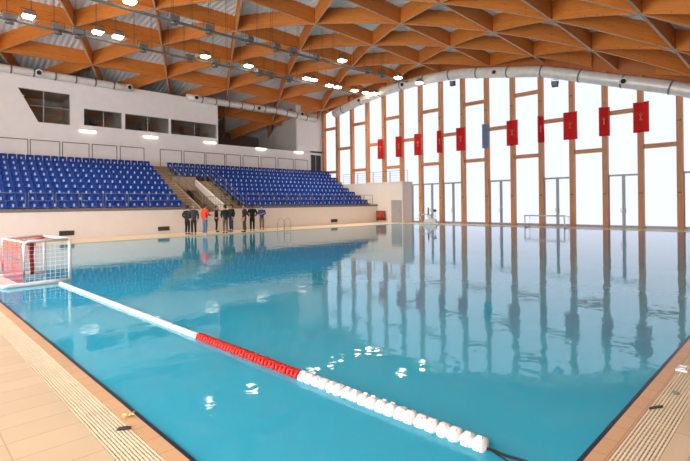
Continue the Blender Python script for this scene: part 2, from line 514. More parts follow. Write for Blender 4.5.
box(bm, VX0, VX1, YP+.2, rowy(6), 0, 1.28)                      # landing inside the opening
for r in range(ROWS*2-1):                                       # half steps in the aisles
    ya, z = rowy(0)-.1+TREAD*.5*r, Z0+RISER*.5*(r+1)
    if r % 2 == 0:
        for xa, xb in ((SX0, VX0), (VX1, SX1)):
            if xa == VX1 and r > 11: continue
            box(bm, xa, xb, ya+TREAD*.5, ya+TREAD, z-.25, z+.0)
struct('stand_terrace', bm, M['concrete'])
bm = BM()                                                       # white side walls of the opening
prism(bm, [(YP+.25, 1.22), (YP+.25, 1.5), (rowy(6)-.1, 3.75), (rowy(6)-.1, 3.3), (YP+1.0, 1.22)], 'x', VX1-.06, VX1+.06)
struct('wall_vomitory', bm, M['paint'])
bm = BM()
prism(bm, [(YP+.25, 1.2), (YP+.25, 1.35), (rowy(6)-.1, 3.65), (rowy(6)-.1, 1.2)], 'x', VX0-.06, VX0+.02)
prism(bm, [(YP+.9, 1.2), (rowy(6)-.1, 3.31), (rowy(6)-.1, 1.2)], 'x', VX1-.05, VX1+.05)
box(bm, VX0, VX1, rowy(6)-.12, rowy(6)-.02, 2.9, 3.95)
struct('trim_9', bm, M['concrete'])
bm = BM()                                                       # pale nosings of the steps
for r in range(ROWS*2-1):
    y_, z = rowy(0)-.1+TREAD*.5*(r+1), Z0+RISER*.5*(r+1)
    for xa, xb in ((SX0, VX0-.07), (VX1+.07, SX1)):
        if xa > 16 and r > 11: continue
        box(bm, xa+.03+(.07*r/2 if xa < 16 else 0), xb-.03, y_-.012, y_+.06, z-.03, z+.006)
struct('trim_10', bm, mat('pale_nosing', rgb(190, 168, 140), .7, var=.15))

# white block beside the windows, with the grey door
bm = BM(); box(bm, XE, XF-.04, 25.5, 37, 0, 3.6)
box(bm, XE-.02, XF-.04, 25.48, 33.3, 3.6, 3.68)
struct('wall_block', bm, M['paint'])
bm = BM(); box(bm, XE-.05, XE+.02, 25.72, 26.68, 0, 1.95); dr = struct('door_1', bm, M['door'])
bm = BM(); box(bm, XE-.07, XE-.0, 25.64, 25.72, 0, 2.02); box(bm, XE-.07, XE, 26.68, 26.76, 0, 2.02); box(bm, XE-.07, XE, 25.72, 26.68, 1.95, 2.02); obj('door_frame', bm, M['grey_frame'], dr)
bm = BM(); tube(bm, [(XE-.09, 25.86, 1.0), (XE-.09, 25.86, 1.12)], .02, 8); tube(bm, [(XE-.09, 25.86, 1.06), (XE-.04, 25.86, 1.06)], .014, 8); obj('handle', bm, M['steel'], dr)

# upper wall with the commentary boxes ---------------------------------------
BX = 21.1
bm = BM()
def wb(xa, xb, za, zb): box(bm, xa, xb, YW, YW+.25, za, zb)
wb(WX0, BX, 4.5, 7.62); wb(WX0, BX, 9.83, 11.0)
wb(WX0, 6.15, 7.62, 9.83); wb(9.36, 10.25, 7.62, 9.83)
prism(bm, [(6.15, 9.83), (6.15, 7.62), (7.40, 7.62), (6.25, 9.83)], 'y', YW, YW+.25)
wb(10.25, BX, 8.95, 9.83); wb(10.25, BX, 7.62, 7.72)
for xa, xb in ((12.9, 13.13), (16.61, 16.78), (20.99, BX)): wb(xa, xb, 7.72, 8.95)
struct('wall_boxes', bm, M['wall'])
bm = BM(); wb(WX0, 31.95, 0, 4.5); wb(BX, 31.95, 4.5, 7.23); wb(31.95, 33.45, 7.0, 7.4); wb(33.45, XF, 0, 7.4); wb(30.2, XF, 7.23, 12.9)
wb(31.95, 33.45, 0, 4.85)
struct('wall_stands', bm, M['wall'])
bm = BM()                                                       # inside of the boxes and the gallery beyond
box(bm, WX0, BX, 41.0, 41.2, 4, 10.1); box(bm, WX0, BX, YW+.25, 41.2, 7.3, 7.5); box(bm, WX0, BX, YW+.25, 41.2, 9.9, 10.1)
box(bm, BX-.15, BX, YW+.25, 41.2, 7.5, 10.1); box(bm, BX-.15, BX, YW+.25, 37.9, 10.1, 11.0)
for x in (9.8, 13.0, 16.7): box(bm, x-.08, x+.08, YW+.25, 41.0, 7.5, 9.9)
struct('wall_box_interior', bm, M['wall_grey'])
bm = BM(); box(bm, WX0, BX, 40.4, 40.6, 10.1, 13.2); box(bm, BX-.15, BX, 40.6, 44.6, 4, 12); struct('wall_infill', bm, M['shade_wall'])
bm = BM(); box(bm, BX, XF, 44.5, 44.8, 4, 12.5); struct('wall_north', bm, M['shade_wall'])
bm = BM(); box(bm, BX, 30.4, YW+.25, 44.5, 6.4, 6.6); struct('floor_gallery', bm, M['shade_wall'])
bm = BM(); box(bm, 30.2, 30.4, YW+.25, 44.5, 6.6, 12.5); box(bm, 31.7, 31.95, YW+.25, 41.5, 4.6, 7.3); box(bm, 33.45, 33.7, YW+.25, 41.5, 4.6, 7.3); struct('wall_gallery_end', bm, M['wall_grey'])
bm = BM(); box(bm, 31.95, 33.45, YW+.05, YW+.11, 4.85, 7.0); d2 = struct('doorway_shade', bm, M['dark'])  # dark panel standing in for the shaded inside of an open doorway
bm = BM(); box(bm, 32.66, 32.74, YW+.02, YW+.12, 4.85, 7.0); box(bm, 31.95, 32.03, YW, YW+.12, 4.85, 7.0); box(bm, 33.37, 33.45, YW, YW+.12, 4.85, 7.0); obj('door_frame', bm, M['grey_frame'], d2)

def box_window(n, poly, xm, zm=None):
    bm = BM(); prism(bm, poly, 'y', YW+.10, YW+.115); wn = struct('window_%d' % n, bm, M['glass'])
    bm = BM()
    xs = [p[0] for p in poly]; zs = [p[1] for p in poly]
    k = len(poly)
    for a, b in zip(poly, poly[1:]+poly[:1]): tube(bm, [(a[0], YW+.09, a[1]), (b[0], YW+.09, b[1])], .035, 6, smooth=False)
    tube(bm, [(xm, YW+.09, min(zs)), (xm, YW+.09, max(zs))], .03, 6, smooth=False)
    if zm: tube(bm, [(6.75, YW+.09, zm), (max(xs), YW+.09, zm)], .03, 6, smooth=False)
    obj('window_frame', bm, M['grey_frame'], wn)
box_window(21, [(7.40, 7.62), (9.36, 7.62), (9.36, 9.83), (6.25, 9.83)], 7.75, 8.75)
box_window(22, [(10.25, 7.72), (12.9, 7.72), (12.9, 8.95), (10.25, 8.95)], 11.6)
box_window(23, [(13.13, 7.72), (16.61, 7.72), (16.61, 8.95), (13.13, 8.95)], 14.9)
box_window(24, [(16.78, 7.72), (20.99, 7.72), (20.99, 8.95), (16.78, 8.95)], 18.9)

def chair_proto():
    t = thing('office_chair', 'dark office chair', 'chair')
    bm = BM(); box(bm, -.23, .23, -.22, .22, .44, .50); obj('seat', bm, M['dark'], t, bevel=.02)
    bm = BM(); box(bm, -.21, .21, .2, .26, .55, 1.05); box(bm, -.03, .03, .21, .25, .48, .57); obj('backrest', bm, M['dark'], t, bevel=.02)
    bm = BM(); tube(bm, [(0, 0, .1), (0, 0, .45)], .03, 8)
    for k in range(5):
        a = k*2*PI/5; tube(bm, [(0, 0, .1), (.28*math.cos(a), .28*math.sin(a), .03)], [.025, .03], 6)
    obj('base', bm, M['black'], t)
    return t
ch0 = chair_proto(); first = True
for x, rz, lb in ((11.1, .4, 'dark office chair behind the commentary window next to the slanted one'),
              (14.5, -.3, 'dark office chair left of the mullion in the middle commentary window'),
              (15.4, .5, 'dark office chair right of the mullion in the middle commentary window'),
              (18.2, .1, 'dark office chair left of the mullion in the widest commentary window'),
              (19.5, -.5, 'dark office chair right of the mullion in the widest commentary window')):
    if first: o = ch0; first = False; o.location = (x, 38.3, 7.5); o.rotation_euler = (0, 0, rz); o['label'] = lb
    else: o = dup(ch0, (x, 38.3, 7.5), rz, lb)
    o['group'] = 'chairs in the commentary boxes'

# tube lamps on the wall -------------------------------------------------------
names = ['white tube lamp under the gap between slanted and first square commentary windows', 'white tube lamp under the middle commentary window',
         'white tube lamp under the right end of the commentary boxes', 'white tube lamp below the open gallery, nearer the boxes',
         'white tube lamp below the open gallery, nearer the window wall']
t0 = None
for (xc, z), lb in zip(((10.48, 7.28), (15.05, 7.3), (20.26, 7.3), (25.63, 7.13), (30.3, 7.13)), names):
    if t0 is None:
        t0 = thing('tube_lamp', lb, 'lamp', (xc, YW, z), 0, 'tube lamps on the stand wall')
        bm = BM(); box(bm, -.62, .62, -.06, 0, .02, .14); obj('housing', bm, M['white'], t0, bevel=.01)
        bm = BM(); box(bm, -.58, .58, -.14, -.06, -.07, .08); obj('diffuser', bm, M['tube'], t0, bevel=.02)
    else: dup(t0, (xc, YW, z), 0, lb)

# guard rails ---------------------------------------------------------------------
def rail_panel(name, label, L, H, loc, rotz=0, bars=0, r=.017, group=None, verts=0, cat='railing', m='steel'):
    t = thing(name, label, cat, loc, rotz, group)
    bm = BM(); tube(bm, [(0, 0, 0), (0, 0, H)], r, 6); obj('rail_post', bm, M[m], t)
    bm = BM(); tube(bm, [(L, 0, 0), (L, 0, H)], r, 6); obj('rail_post', bm, M[m], t)
    bm = BM(); tube(bm, [(-.0, 0, H), (L, 0, H)], r*1.1, 6); obj('top_rail', bm, M[m], t)
    for k in range(bars):
        bm = BM(); z = H*(k+1)/(bars+1); tube(bm, [(0, 0, z), (L, 0, z)], r*.6, 5); obj('crossbar', bm, M[m], t)
    for k in range(verts):
        bm = BM(); x = L*(k+1)/(verts+1); tube(bm, [(x, 0, .1), (x, 0, H)], r*.6, 5); obj('upright', bm, M[m], t)
    return t
k = 0; x = 12.62
while x > 2:
    k += 1
    rail_panel('guard_rail', 'grey steel guard rail, %s from the stairs, along the front of left stand' % ordinal(k), 1.1, .85, (x, YP+.1, 1.66), 0, 1, group='front guard rails of the left stand')
    x -= 1.24
k = 0; x = 18.3
while x < 31.2:
    k += 1
    rail_panel('guard_rail', 'grey steel guard rail, %s from the stairs, along the front of right stand' % ordinal(k), 1.1, .85, (x, YP+.1, 1.66), 0, 1, group='front guard rails of the right stand')
    x += 1.24
tops = ((3.4,5.0),(5.05,6.62),(6.76,8.47),(8.64,10.31),(10.52,12.2),(12.44,14.2),(15.47,17.25),(17.46,19.3),(19.44,21.21),(21.36,22.85),(23.1,24.8),(25.06,26.75),(27.03,28.91),(29.14,30.8))
for k, (a, b) in enumerate(tops):
    lb = ('bronze pipe rail, %s before the aisle stairs, behind the top row of seats' % ordinal(6-k)) if k < 6 else ('bronze pipe rail, %s beyond the aisle stairs, behind the top row of seats' % ordinal(k-5))
    rail_panel('guard_rail', lb, b-a, 1.4, (a, 36.55, 4.86), 0, 0, .026, 'pipe rails behind the top row', m='dark_frame')
# railing on top of the white block
for k, ya in enumerate((25.6, 27.7, 29.8, 31.9)):
    rail_panel('guard_rail', 'thin grey balcony railing, %s from the free end, on top of the white block' % ordinal(k+1), 2.0, 1.05, (33.3, ya, 3.68), PI/2, 4, .018, 'railings on the white block')
# vomitory handrails and gate
def handrail(label, pts, name='handrail'):
    t = thing(name, label, 'handrail', pts[0])
    o = Vector(pts[0])
    top = [Vector(p)-o+Vector((0, 0, .95)) for p in pts]
    bm = BM(); tube(bm, top, .024, 6); obj('top_rail', bm, M['steel'], t)
    bm = BM(); tube(bm, [p-Vector((0, 0, .45)) for p in top], .016, 6); obj('crossbar', bm, M['steel'], t)
    a, b = top[0], top[-1]
    for k in range(5):
        p = a.lerp(b, k/4); bm = BM(); tube(bm, [p-Vector((0, 0, .95)), p], .02, 6); obj('rail_post', bm, M['steel'], t)
    return t
handrail('sloping steel handrail between left aisle stairs and the stand entrance opening', [(VX0-.1, rowy(0), 1.45), (VX0-.1, rowy(6)-.2, 3.75)])
handrail('sloping steel handrail between the entrance opening and right aisle stairs', [(VX1+.12, rowy(0), 1.45), (VX1+.12, rowy(6)-.2, 3.75)])
handrail('sloping steel handrail between right aisle stairs and the seats beside them', [(SX1-.05, rowy(0), 1.35), (SX1-.05, rowy(6)-.2, 3.75)])
handrail('level steel handrail over the back edge of the stand entrance opening', [(VX0, rowy(6)+.05, 3.75), (VX1, rowy(6)+.05, 3.75)])
rail_panel('entrance_gate', 'grey steel gate of close uprights at the foot of stand entrance', 1.5, 1.05, (VX0+.15, YP+.35, 1.28), 0, 1, .022, verts=7, cat='gate')

# seats --------------------------------------------------------------------------
def seat_meshes():
    prof = [(-.235, .395), (-.225, .425), (-.10, .415), (.05, .40), (.13, .42), (.17, .50), (.20, .66), (.215, .80), (.205, .815)]
    W = .215; cols = [-W, -W*.93, -W*.5, 0, W*.5, W*.93, W]
    bm = BM(); front = []; back = []
    for y, z in prof:
        fr, bk = [], []
        for x in cols:
            u = abs(x)/W; cz = .035*u**3
            if z < .45: p = Vector((x, y, z+cz)); q = p+Vector((0, 0, -.02))
            else: p = Vector((x, y-cz, z-.03*(u**6 if z > .75 else 0))); q = p+Vector((0, .02, 0))
            fr.append(bm.verts.new(p)); bk.append(bm.verts.new(q))
        front.append(fr); back.append(bk)
    n, c = len(prof), len(cols)
    for i in range(n-1):
        for j in range(c-1):
            bm.faces.new((front[i][j], front[i][j+1], front[i+1][j+1], front[i+1][j])).smooth = True
            bm.faces.new((back[i][j], back[i+1][j], back[i+1][j+1], back[i][j+1])).smooth = True
        for j in (0, c-1): bm.faces.new((front[i][j], front[i+1][j], back[i+1][j], back[i][j]))
    for i in (0, n-1):
        for j in range(c-1): bm.faces.new((front[i][j], front[i][j+1], back[i][j+1], back[i][j]))
    bmesh.ops.recalc_face_normals(bm, faces=bm.faces)
    return bm
me_bm = seat_meshes()
def bracket(bm):
    box(bm, -.04, .04, -.1, .12, 0, .39); box(bm, -.12, .12, -.14, .16, 0, .015)
def plate(bm):
    prism(bm, [(-.045, .47), (.045, .47), (.05, .60), (.028, .64), (-.028, .64), (-.05, .60)], 'y', .118, .13)
PITCH = .472
spots = []
for r in range(ROWS):
    n = 0; x = SX0-.3+.07*r
    while x > 2.3:
        n += 1; spots.append((x, r, n, 'left')); x -= PITCH
    n = 0; x = (SX1+.35) if r < 6 else 15.95
    while x < (32.12 if r < 6 else (32.5, 32.9, 33.2)[r-6]):
        n += 1; spots.append((x, r, n, 'right')); x += PITCH
a_ = .7798
spots.sort(key=lambda s: s[0]*math.sin(a_)+rowy(s[1])*math.cos(a_) + (1000 if s[0] < 3.1 else 0))
rown = ['front row', 'second row', 'third row', 'fourth row', 'fifth row', 'sixth row', 'seventh row', 'eighth row', 'top row']
near, far = spots[:300], spots[300:]
base = None
for x, r, n, side in near:
    lb = 'blue seat, %s from the stairs, %s of the %s stand' % (ordinal(n), rown[r], side)
    loc = (x, rowy(r)+.42, Z0+RISER*r)
    if base is None:
        base = obj('stadium_seat', me_bm, M['seat'], loc=loc); tag(base, lb, 'seat', 'blue stadium seats')
        bm = BM(); bracket(bm); obj('bracket', bm, M['dark'], base)
        bm = BM(); plate(bm); obj('backrest_plate', bm, M['plate'], base)  # small pale plate low on the backrest
    else:
        dup(base, loc, 0, lb)
bm = BM()
tmp = bpy.data.meshes.new('tmp')
b2 = seat_meshes(); 
for f in b2.faces: f.material_index = 0
n0 = len(b2.faces); bracket(b2); b2.faces.ensure_lookup_table()
for f in b2.faces[n0:]: f.material_index = 1
n0 = len(b2.faces); plate(b2); b2.faces.ensure_lookup_table()
for f in b2.faces[n0:]: f.material_index = 2
b2.to_mesh(tmp); b2.free()
for x, r, n, side in far:
    k0 = len(bm.verts); bm.from_mesh(tmp); bm.verts.ensure_lookup_table()
    bmesh.ops.translate(bm, verts=bm.verts[k0:], vec=(x, rowy(r)+.42, Z0+RISER*r))
o = obj('stadium_seat', bm, [M['seat'], M['dark'], M['plate']])
tag(o, 'blue seats filling the farther part of the right stand', 'seat', 'blue stadium seats', 'stuff')

# vents on the podium -----------------------------------------------------------------
v0 = None
for x, lb in ((6.87, 'dark louvred vent low on the podium wall behind the goal'), (12.2, 'dark louvred vent low on the podium wall near the standing people'),
              (26.8, 'dark louvred vent low on the podium wall near the pool ladder')):
    if v0 is None:
        v0 = thing('wall_vent', lb, 'vent', (x, YP, .20), 0, 'vents in the podium wall')
        bm = BM(); box(bm, -.34, .34, -.02, 0, 0, .26); obj('backing', bm, M['black'], v0)
        bm = BM()
        for k in range(5): box(bm, -.33, .33, -.05, -.02, .02+k*.05, .04+k*.05)
        box(bm, -.36, -.33, -.055, 0, 0, .26); box(bm, .33, .36, -.055, 0, 0, .26)
        obj('louvre', bm, M['dark_frame'], v0)
    else: dup(v0, (x, YP, .20), 0, lb)

# ------------------------------------------------------------------ ducts
def duct(label, pts, r, nozzles, joints, col='duct'):
    """pts in world metres; nozzles: (point, direction)"""
    t = thing('air_duct', label, 'duct', pts[0])
    o = Vector(pts[0])
    bm = BM(); tube(bm, [Vector(p)-o for p in pts], r, 20); obj('duct_pipe', bm, M[col], t)
    for i in joints:
        p = Vector(pts[i]); d = (Vector(pts[min(i+1, len(pts)-1)])-Vector(pts[max(i-1, 0)])).normalized()
        bm = BM(); tube(bm, [p-o-d*.05, p-o+d*.05], r*1.06, 20); obj('flange', bm, M['fixture'], t)
    for p, d in nozzles:
        p = Vector(p); d = Vector(d).normalized()
        bm = BM(); tube(bm, [p-o, p-o+d*(r+.08)], [.20, .23], 16); nz = obj('nozzle', bm, M['white'], t)
        bm = BM(); tube(bm, [p-o+d*(r+.075), p-o+d*(r+.095)], .15, 16); obj('nozzle_mouth', bm, M['black'], nz)
    return t
YD = 37.0
duct('silver air duct lying along the top of the commentary boxes', [(2+i*1.27, YD, 10.86) for i in range(10)], .26,
     [((7.45, YD, 10.9), (-.35, -1, -.15)), ((13.2, YD, 10.9), (.1, -1, -.15))], range(1, 9))
pts = [(18.0+i*1.3, YD, min(10.88+.002*i*i, zroof(18.0+i*1.3, YD)-.38)) for i in range(12)]
duct('silver air duct crossing above the open gallery beside the commentary boxes', pts, .29,
     [((18.8, YD, 10.98), (-.3, -1, -.2)), ((25.1, YD, 10.94), (-.3, -1, -.2)), ((30.36, YD, 11.06), (-.3, -1, -.2))], range(1, 11))
XD = 33.05
ys = [34.8-i*1.26 for i in range(26)]
def zd(y):                                             # the duct hangs in straight lengths that kink
    K = (36.5, 27.3, 20.2, 13.4, 5.0, -3.5)
    for p, q in zip(K, K[1:]):
        if y >= q or q == K[-1]:
            f = (y-q)/(p-q); return min((zarch(p)*f+zarch(q)*(1-f))+.46, zroof(XD, y)-.52)
ys = [y for y in ys]
pts = [(XD, y, zd(y)) for y in ys]
duct('long silver air duct curving along the head of the window wall', pts, .40,
     [((XD, y, zd(y)), (-1, -.2, -.15)) for y in (25.67, 16.9, 8.3, 31.0)], range(1, 25, 2))
# boxes hung under the duct
c0 = None
for y, lb in ((20.5, 'small dark loudspeaker hung under the window duct, farther from the right end'), (12.4, 'small dark loudspeaker hung under the window duct, nearer the right end')):
    if c0 is None:
        c0 = thing('loudspeaker', lb, 'loudspeaker', (XD-.3, y, zd(y)-1.0), .2, 'loudspeakers under the duct')
        bm = BM(); box(bm, -.16, .16, -.2, .2, 0, .38); obj('cabinet', bm, M['dark'], c0, bevel=.03)
        bm = BM(); box(bm, -.18, -.16, -.16, .16, .04, .34); obj('speaker_grille', bm, M['fixture'], c0)
        bm = BM(); tube(bm, [(0, -.23, .19), (0, -.23, .5), (0, .23, .5), (0, .23, .19)], .02, 6); tube(bm, [(0, 0, .5), (.2, 0, .56)], .02, 6); obj('mounting_bracket', bm, M['black'], c0)
    else: dup(c0, (XD-.3, y, zd(y)-1.0), .2, lb)

# ------------------------------------------------------------------ cable trays and floodlights
def track(label, y, xs, zf):
    t = thing('cable_tray', label, 'cable tray', (xs[0], y, zf(xs[0])))
    o = Vector((xs[0], y, zf(xs[0])))
    pts = [Vector((x, y, zf(x)))-o for x in xs]
    for dy in (-.09, .09):
        bm = BM(); tube(bm, [p+Vector((0, dy, 0)) for p in pts], .045, 6); obj('side_rail', bm, M['fixture'], t)
    for i, x in enumerate(xs):
        if i % 1 == 0:
            zt = zroof(x, y)+.95
            bm = BM()
            for dy in (-.09, .09): tube(bm, [pts[i]+Vector((0, dy, 0)), (x-o.x, dy, zt-o.z)], .009, 5)
            box(bm, x-o.x-.03, x-o.x+.03, -.1, .1, zf(x)-o.z-.015, zf(x)-o.z+.015)
            obj('hanger', bm, M['dark'], t)
    return t
zt1 = lambda x: 11.83+.00045*(x-3)**2
zt2 = lambda x: 11.86+.0005*(x-5)**2
track('suspended cable tray of lamps running under the roof nearer the stands', 30.2, [-2+i*1.1 for i in range(32)], zt1)
track('suspended cable tray of lamps running under the roof over the pool', 24.6, [-2+i*1.1 for i in range(32)], zt2)
def flood():
    t = thing('floodlight', 'x', 'lamp', (0, 0, 0), 0)
    bm = BM(); prism(bm, [(-.30, -.05), (.30, -.05), (.24, .12), (.10, .22), (-.10, .22), (-.24, .12)], 'y', -.22, .22); obj('housing', bm, M['fixture'], t, bevel=.02)
    bm = BM(); prism(bm, [(-.29, -.045), (.29, -.045), (.22, -.16), (-.22, -.16)], 'y', -.21, .21); obj('lens', bm, M['lens'], t)
    bm = BM(); tube(bm, [(-.33, 0, .03), (-.33, 0, .30), (.33, 0, .30), (.33, 0, .03)], .02, 6); tube(bm, [(0, 0, .30), (0, .36, -.02), (0, .37, -.2)], .018, 6); obj('yoke', bm, M['dark'], t)
    return t
def gear():
    t = thing('projector', 'x', 'lamp', (0, 0, 0), 0)
    bm = BM(); box(bm, -.29, .29, -.16, .16, -.14, .13); obj('housing', bm, M['fixture'], t, bevel=.03)
    bm = BM(); lathe(bm, [(.13, -.2), (.21, -.38), (.18, -.38)], (0, 0, .02), 'z', 14); obj('reflector', bm, M['steel'], t)
    bm = BM(); tube(bm, [(-.33, 0, 0), (-.33, 0, .28), (0, 0, .28), (0, .27, .05), (0, 0, .28), (.33, 0, .28), (.33, 0, 0)], .018, 6); obj('yoke', bm, M['dark'], t)
    return t
lit1 = [5.47, 8.92, 10.04, 15.81, 19.32, 24.98, 25.76, 27.6, 28.6, 30.75, 32.25]
lit2 = [8.74, 23.67, 30.15]
f0 = None
def area(x, y, z, e):
    l = bpy.data.lights.new('floodlight_beam', 'AREA'); l.shape = 'RECTANGLE'; l.size = .55; l.size_y = .38; l.energy = e; l.color = (1, .9, .74); l.spread = 1.7
    o = bpy.data.objects.new('floodlight_beam', l); COL.objects.link(o); return o
LAMP_E = 45
for ys_, lst, nm, zf in ((29.65, lit1, 'stand-side tray', zt1), (24.05, lit2, 'pool-side tray', zt2)):
    for k, x in enumerate(lst):
        lb = 'lit yellowish floodlight, %s from the left picture edge on the %s' % (ordinal(k+1), nm)
        z = zf(x)+(.30 if nm[0] == 's' else .25)-(.2 if x > 26 else 0)
        if f0 is None: f0 = flood(); o = f0; o.location = (x, ys_, z); o['label'] = lb
        else: o = dup(f0, (x, ys_, z), 0, lb)
        o['group'] = 'lit floodlights under the roof'
        li = area(x, ys_, z, LAMP_E); li.parent = o; li.location = (0, 0, -.17)
        if x > 31: bpy.data.objects.remove(li)
g0 = None
for ys_, lst, nm, zf in ((30.2, [4.65, 6.88, 7.9, 11.56, 14.73, 16.61, 20.3, 21.37, 23.2], 'stand-side tray', zt1), (24.6, [11.04, 13.11, 15.79, 17.82, 19.13, 21.24, 26.47, 28.2], 'pool-side tray', zt2)):
    for k, x in enumerate(lst):
        lb = 'unlit grey projector, %s from the left picture edge on the %s' % (ordinal(k+1), nm)
        z = zf(x)+.02
        if g0 is None: g0 = gear(); o = g0; o.location = (x, ys_-.45, z); o['label'] = lb
        else: o = dup(g0, (x, ys_-.45, z), random.uniform(-.5, .5), lb)
        o['group'] = 'unlit projectors on the trays'
# two lamps against the window wall
for k, (y, x) in enumerate(((23.4, 32.2), (28.5, 32.2))):
    o = dup(f0, (x, y, zarch(y)-.02), 0, ('lit floodlight at the window wall beside the duct, nearer the pool middle', 'lit floodlight at the window wall beside the duct, nearer the stands')[k])
    for ch in list(o.children):
        if ch.type == 'LIGHT': bpy.data.objects.remove(ch)

# ------------------------------------------------------------------ banners
def banner(y, label, wid, rot, clothmat='flag', emblem=True):
    t = thing('banner', label, 'banner', (XF-.45, y-.13, 5.98), 0, 'banners on the facade posts')
    H = 1.88; bm = BM(); n = 8; m_ = 12; g = []
    for j in range(m_+1):
        row = []
        for i in range(n+1):
            u = (i/n-.5)*wid; z = H*j/m_
            dx = -.05+.035*math.sin(u*9+z*1.2)*(1-.6*j/m_)
            c, s = math.cos(rot), math.sin(rot)
            row.append((bm.verts.new((dx*c-u*s*1.0-.02, u*c+dx*s, z)), bm.verts.new((dx*c-u*s-.012+.0, u*c+dx*s+.0, z))))
        g.append(row)
    for j in range(m_):
        for i in range(n):
            edge = i in (0, n-1) or j in (m_-1,)
            f = bm.faces.new((g[j][i][0], g[j][i+1][0], g[j+1][i+1][0], g[j+1][i][0])); f.smooth = True
            f = bm.faces.new((g[j][i][1], g[j+1][i][1], g[j+1][i+1][1], g[j][i+1][1])); f.smooth = True
    for i in range(n):
        bm.faces.new((g[0][i][0], g[0][i][1], g[0][i+1][1], g[0][i+1][0])); bm.faces.new((g[m_][i][0], g[m_][i+1][0], g[m_][i+1][1], g[m_][i][1]))
    for j in range(m_):
        bm.faces.new((g[j][0][0], g[j+1][0][0], g[j+1][0][1], g[j][0][1])); bm.faces.new((g[j][n][0], g[j][n][1], g[j+1][n][1], g[j+1][n][0]))
    bmesh.ops.recalc_face_normals(bm, faces=bm.faces)
    bmesh.ops.remove_doubles(bm, verts=bm.verts, dist=1e-5)
    obj('banner_cloth', bm, M[clothmat], t)
    bm = BM(); c, s = math.cos(rot), math.sin(rot)
    tube(bm, [(wid*.53*s-.05, -wid*.53*c, H), (-wid*.53*s-.05, wid*.53*c, H)], .018, 6)
    obj('banner_rod', bm, M['gold'], t)
    if emblem:
        e = BM()                                       # pale crossed emblem in the middle of the cloth
        def ep(u, z): return (-.115*c-u*s, u*c-.02*s, z)
        k = wid/.9*.7
        for a, b, r in (((0, .75), (0, 1.15), .05), ((0, 1.0), (-.2, 1.18), .035), ((0, 1.0), (.2, 1.18), .035), ((0, .86), (-.16, .76), .03), ((0, .86), (.16, .76), .03), ((0, 1.15), (0, 1.24), .035)):
            tube(e, [ep(a[0]*k, a[1]), ep(b[0]*k, b[1])], [r, r*.6], 6)
        obj('emblem', e, M['gold'], t)
        e = BM()
        for u in (-wid*.47, wid*.47): tube(e, [ep(u, .02), ep(u, H-.02)], .024, 5)
        obj('banner_edging', e, M['gold'], t)
    return t
bw = [(28.95, .70, .1), (26.76, .62, .4), (24.6, .78, .1), (22.4, .45, .85), (20.3, .82, .1), (15.93, .86, .05), (13.82, .46, .9), (11.78, .88, .1), (9.67, .62, .5), (7.58, .86, .0)]
place = {0:'on the farthest post beside the stands', 1:'second from the stands along the window posts', 2:'third from the stands along the window posts',
         3:'half turned, fourth from the stands along the window posts', 4:'just left of the pale blue banner', 5:'just right of the pale blue banner',
         6:'turned edge-on, fifth from the right picture edge', 7:'fourth from the right end, above the small goal', 8:'second from the right end of the row', 9:'nearest the right picture edge'}
place[6] = 'turned edge-on, left of the one above the small goal'
for k, (y, wid, rot) in enumerate(bw):
    banner(y, 'red banner with gold emblem, '+place[k], wid, rot)
banner(18.16, 'pale grey-blue banner, the only one not red, on a facade post', .5, .5, 'paleblue', False)

# ------------------------------------------------------------------ water polo goal at the left
def net(bm, P, nu, nv, r, sag=0.):
    """P(u,v)->point; strands in both directions"""
    for i in range(nu+1): tube(bm, [P(i/nu, j/6) for j in range(7)], r, 4, cap=False)
    for j in range(nv+1): tube(bm, [P(i/8, j/nv) for i in range(9)], r, 4, cap=False)
gx, gy = 2.15, 12.42
G = thing('water_polo_goal', 'white framed water polo goal with red nets at the left pool edge', 'goal', (gx, gy, -.02), .045)
GDX, GL, GH = .92, 2.05, 1.0
def P3(x, y, z): return Vector((x, y, z))
for nm, y in (('side_frame', 0), ('side_frame', GL)):
    bm = BM(); c = .09
    pts = [P3(0, y, .02), P3(0, y, GH-c), P3(.03, y, GH-.03), P3(c, y, GH), P3(GDX-.02, y, GH)]
    tube(bm, pts, .034, 8); tube(bm, [P3(GDX, y, .0), P3(GDX, y, GH+.02)], .038, 8)
    obj(nm, bm, M['white'], G)
bm = BM(); tube(bm, [P3(GDX, -.02, GH), P3(GDX, GL+.02, GH)], .04, 8); obj('crossbar', bm, M['white'], G)
bm = BM(); tube(bm, [P3(0, 0, GH-.01), P3(0, GL, GH-.01)], .022, 8); obj('back_bar', bm, M['whitenet'], G)
for y, nm in ((0, 'float'), (GL, 'float')):
    bm = BM(); tube(bm, [P3(-.40, y, .03), P3(-.3, y, .04), P3(GDX*.6, y, .04), P3(GDX+.02, y, .03)], [.03, .05, .05, .045], 10); obj(nm, bm, M['white'], G)
bm = BM(); tube(bm, [P3(-.38, 0, .03), P3(-.38, GL, .03)], .035, 8); obj('base_bar', bm, M['white'], G)
bm = BM(); box(bm, -.36, -.02, .05, GL-.05, .0, .03); obj('base_panel', bm, mat('pink_panel', rgb(232, 190, 186), .6), G)
bm = BM(); net(bm, lambda u, v: P3(u*GDX, .0-.02*math.sin(PI*u)*math.sin(PI*v), .05+v*(GH-.07)), 9, 10, .0036); obj('side_net', bm, M['whitenet'], G)
bm = BM(); net(bm, lambda u, v: P3(u*GDX, GL+.03*math.sin(PI*u)*math.sin(PI*v), .05+v*(GH-.07)), 9, 10, .0036); obj('side_net', bm, M['rednet'], G)
bm = BM(); net(bm, lambda u, v: P3(-.06*math.sin(PI*v)*(.6+.4*math.sin(u*9)), u*GL, .05+v*(GH-.08)), 20, 11, .0034); obj('back_net', bm, M['rednet'], G)
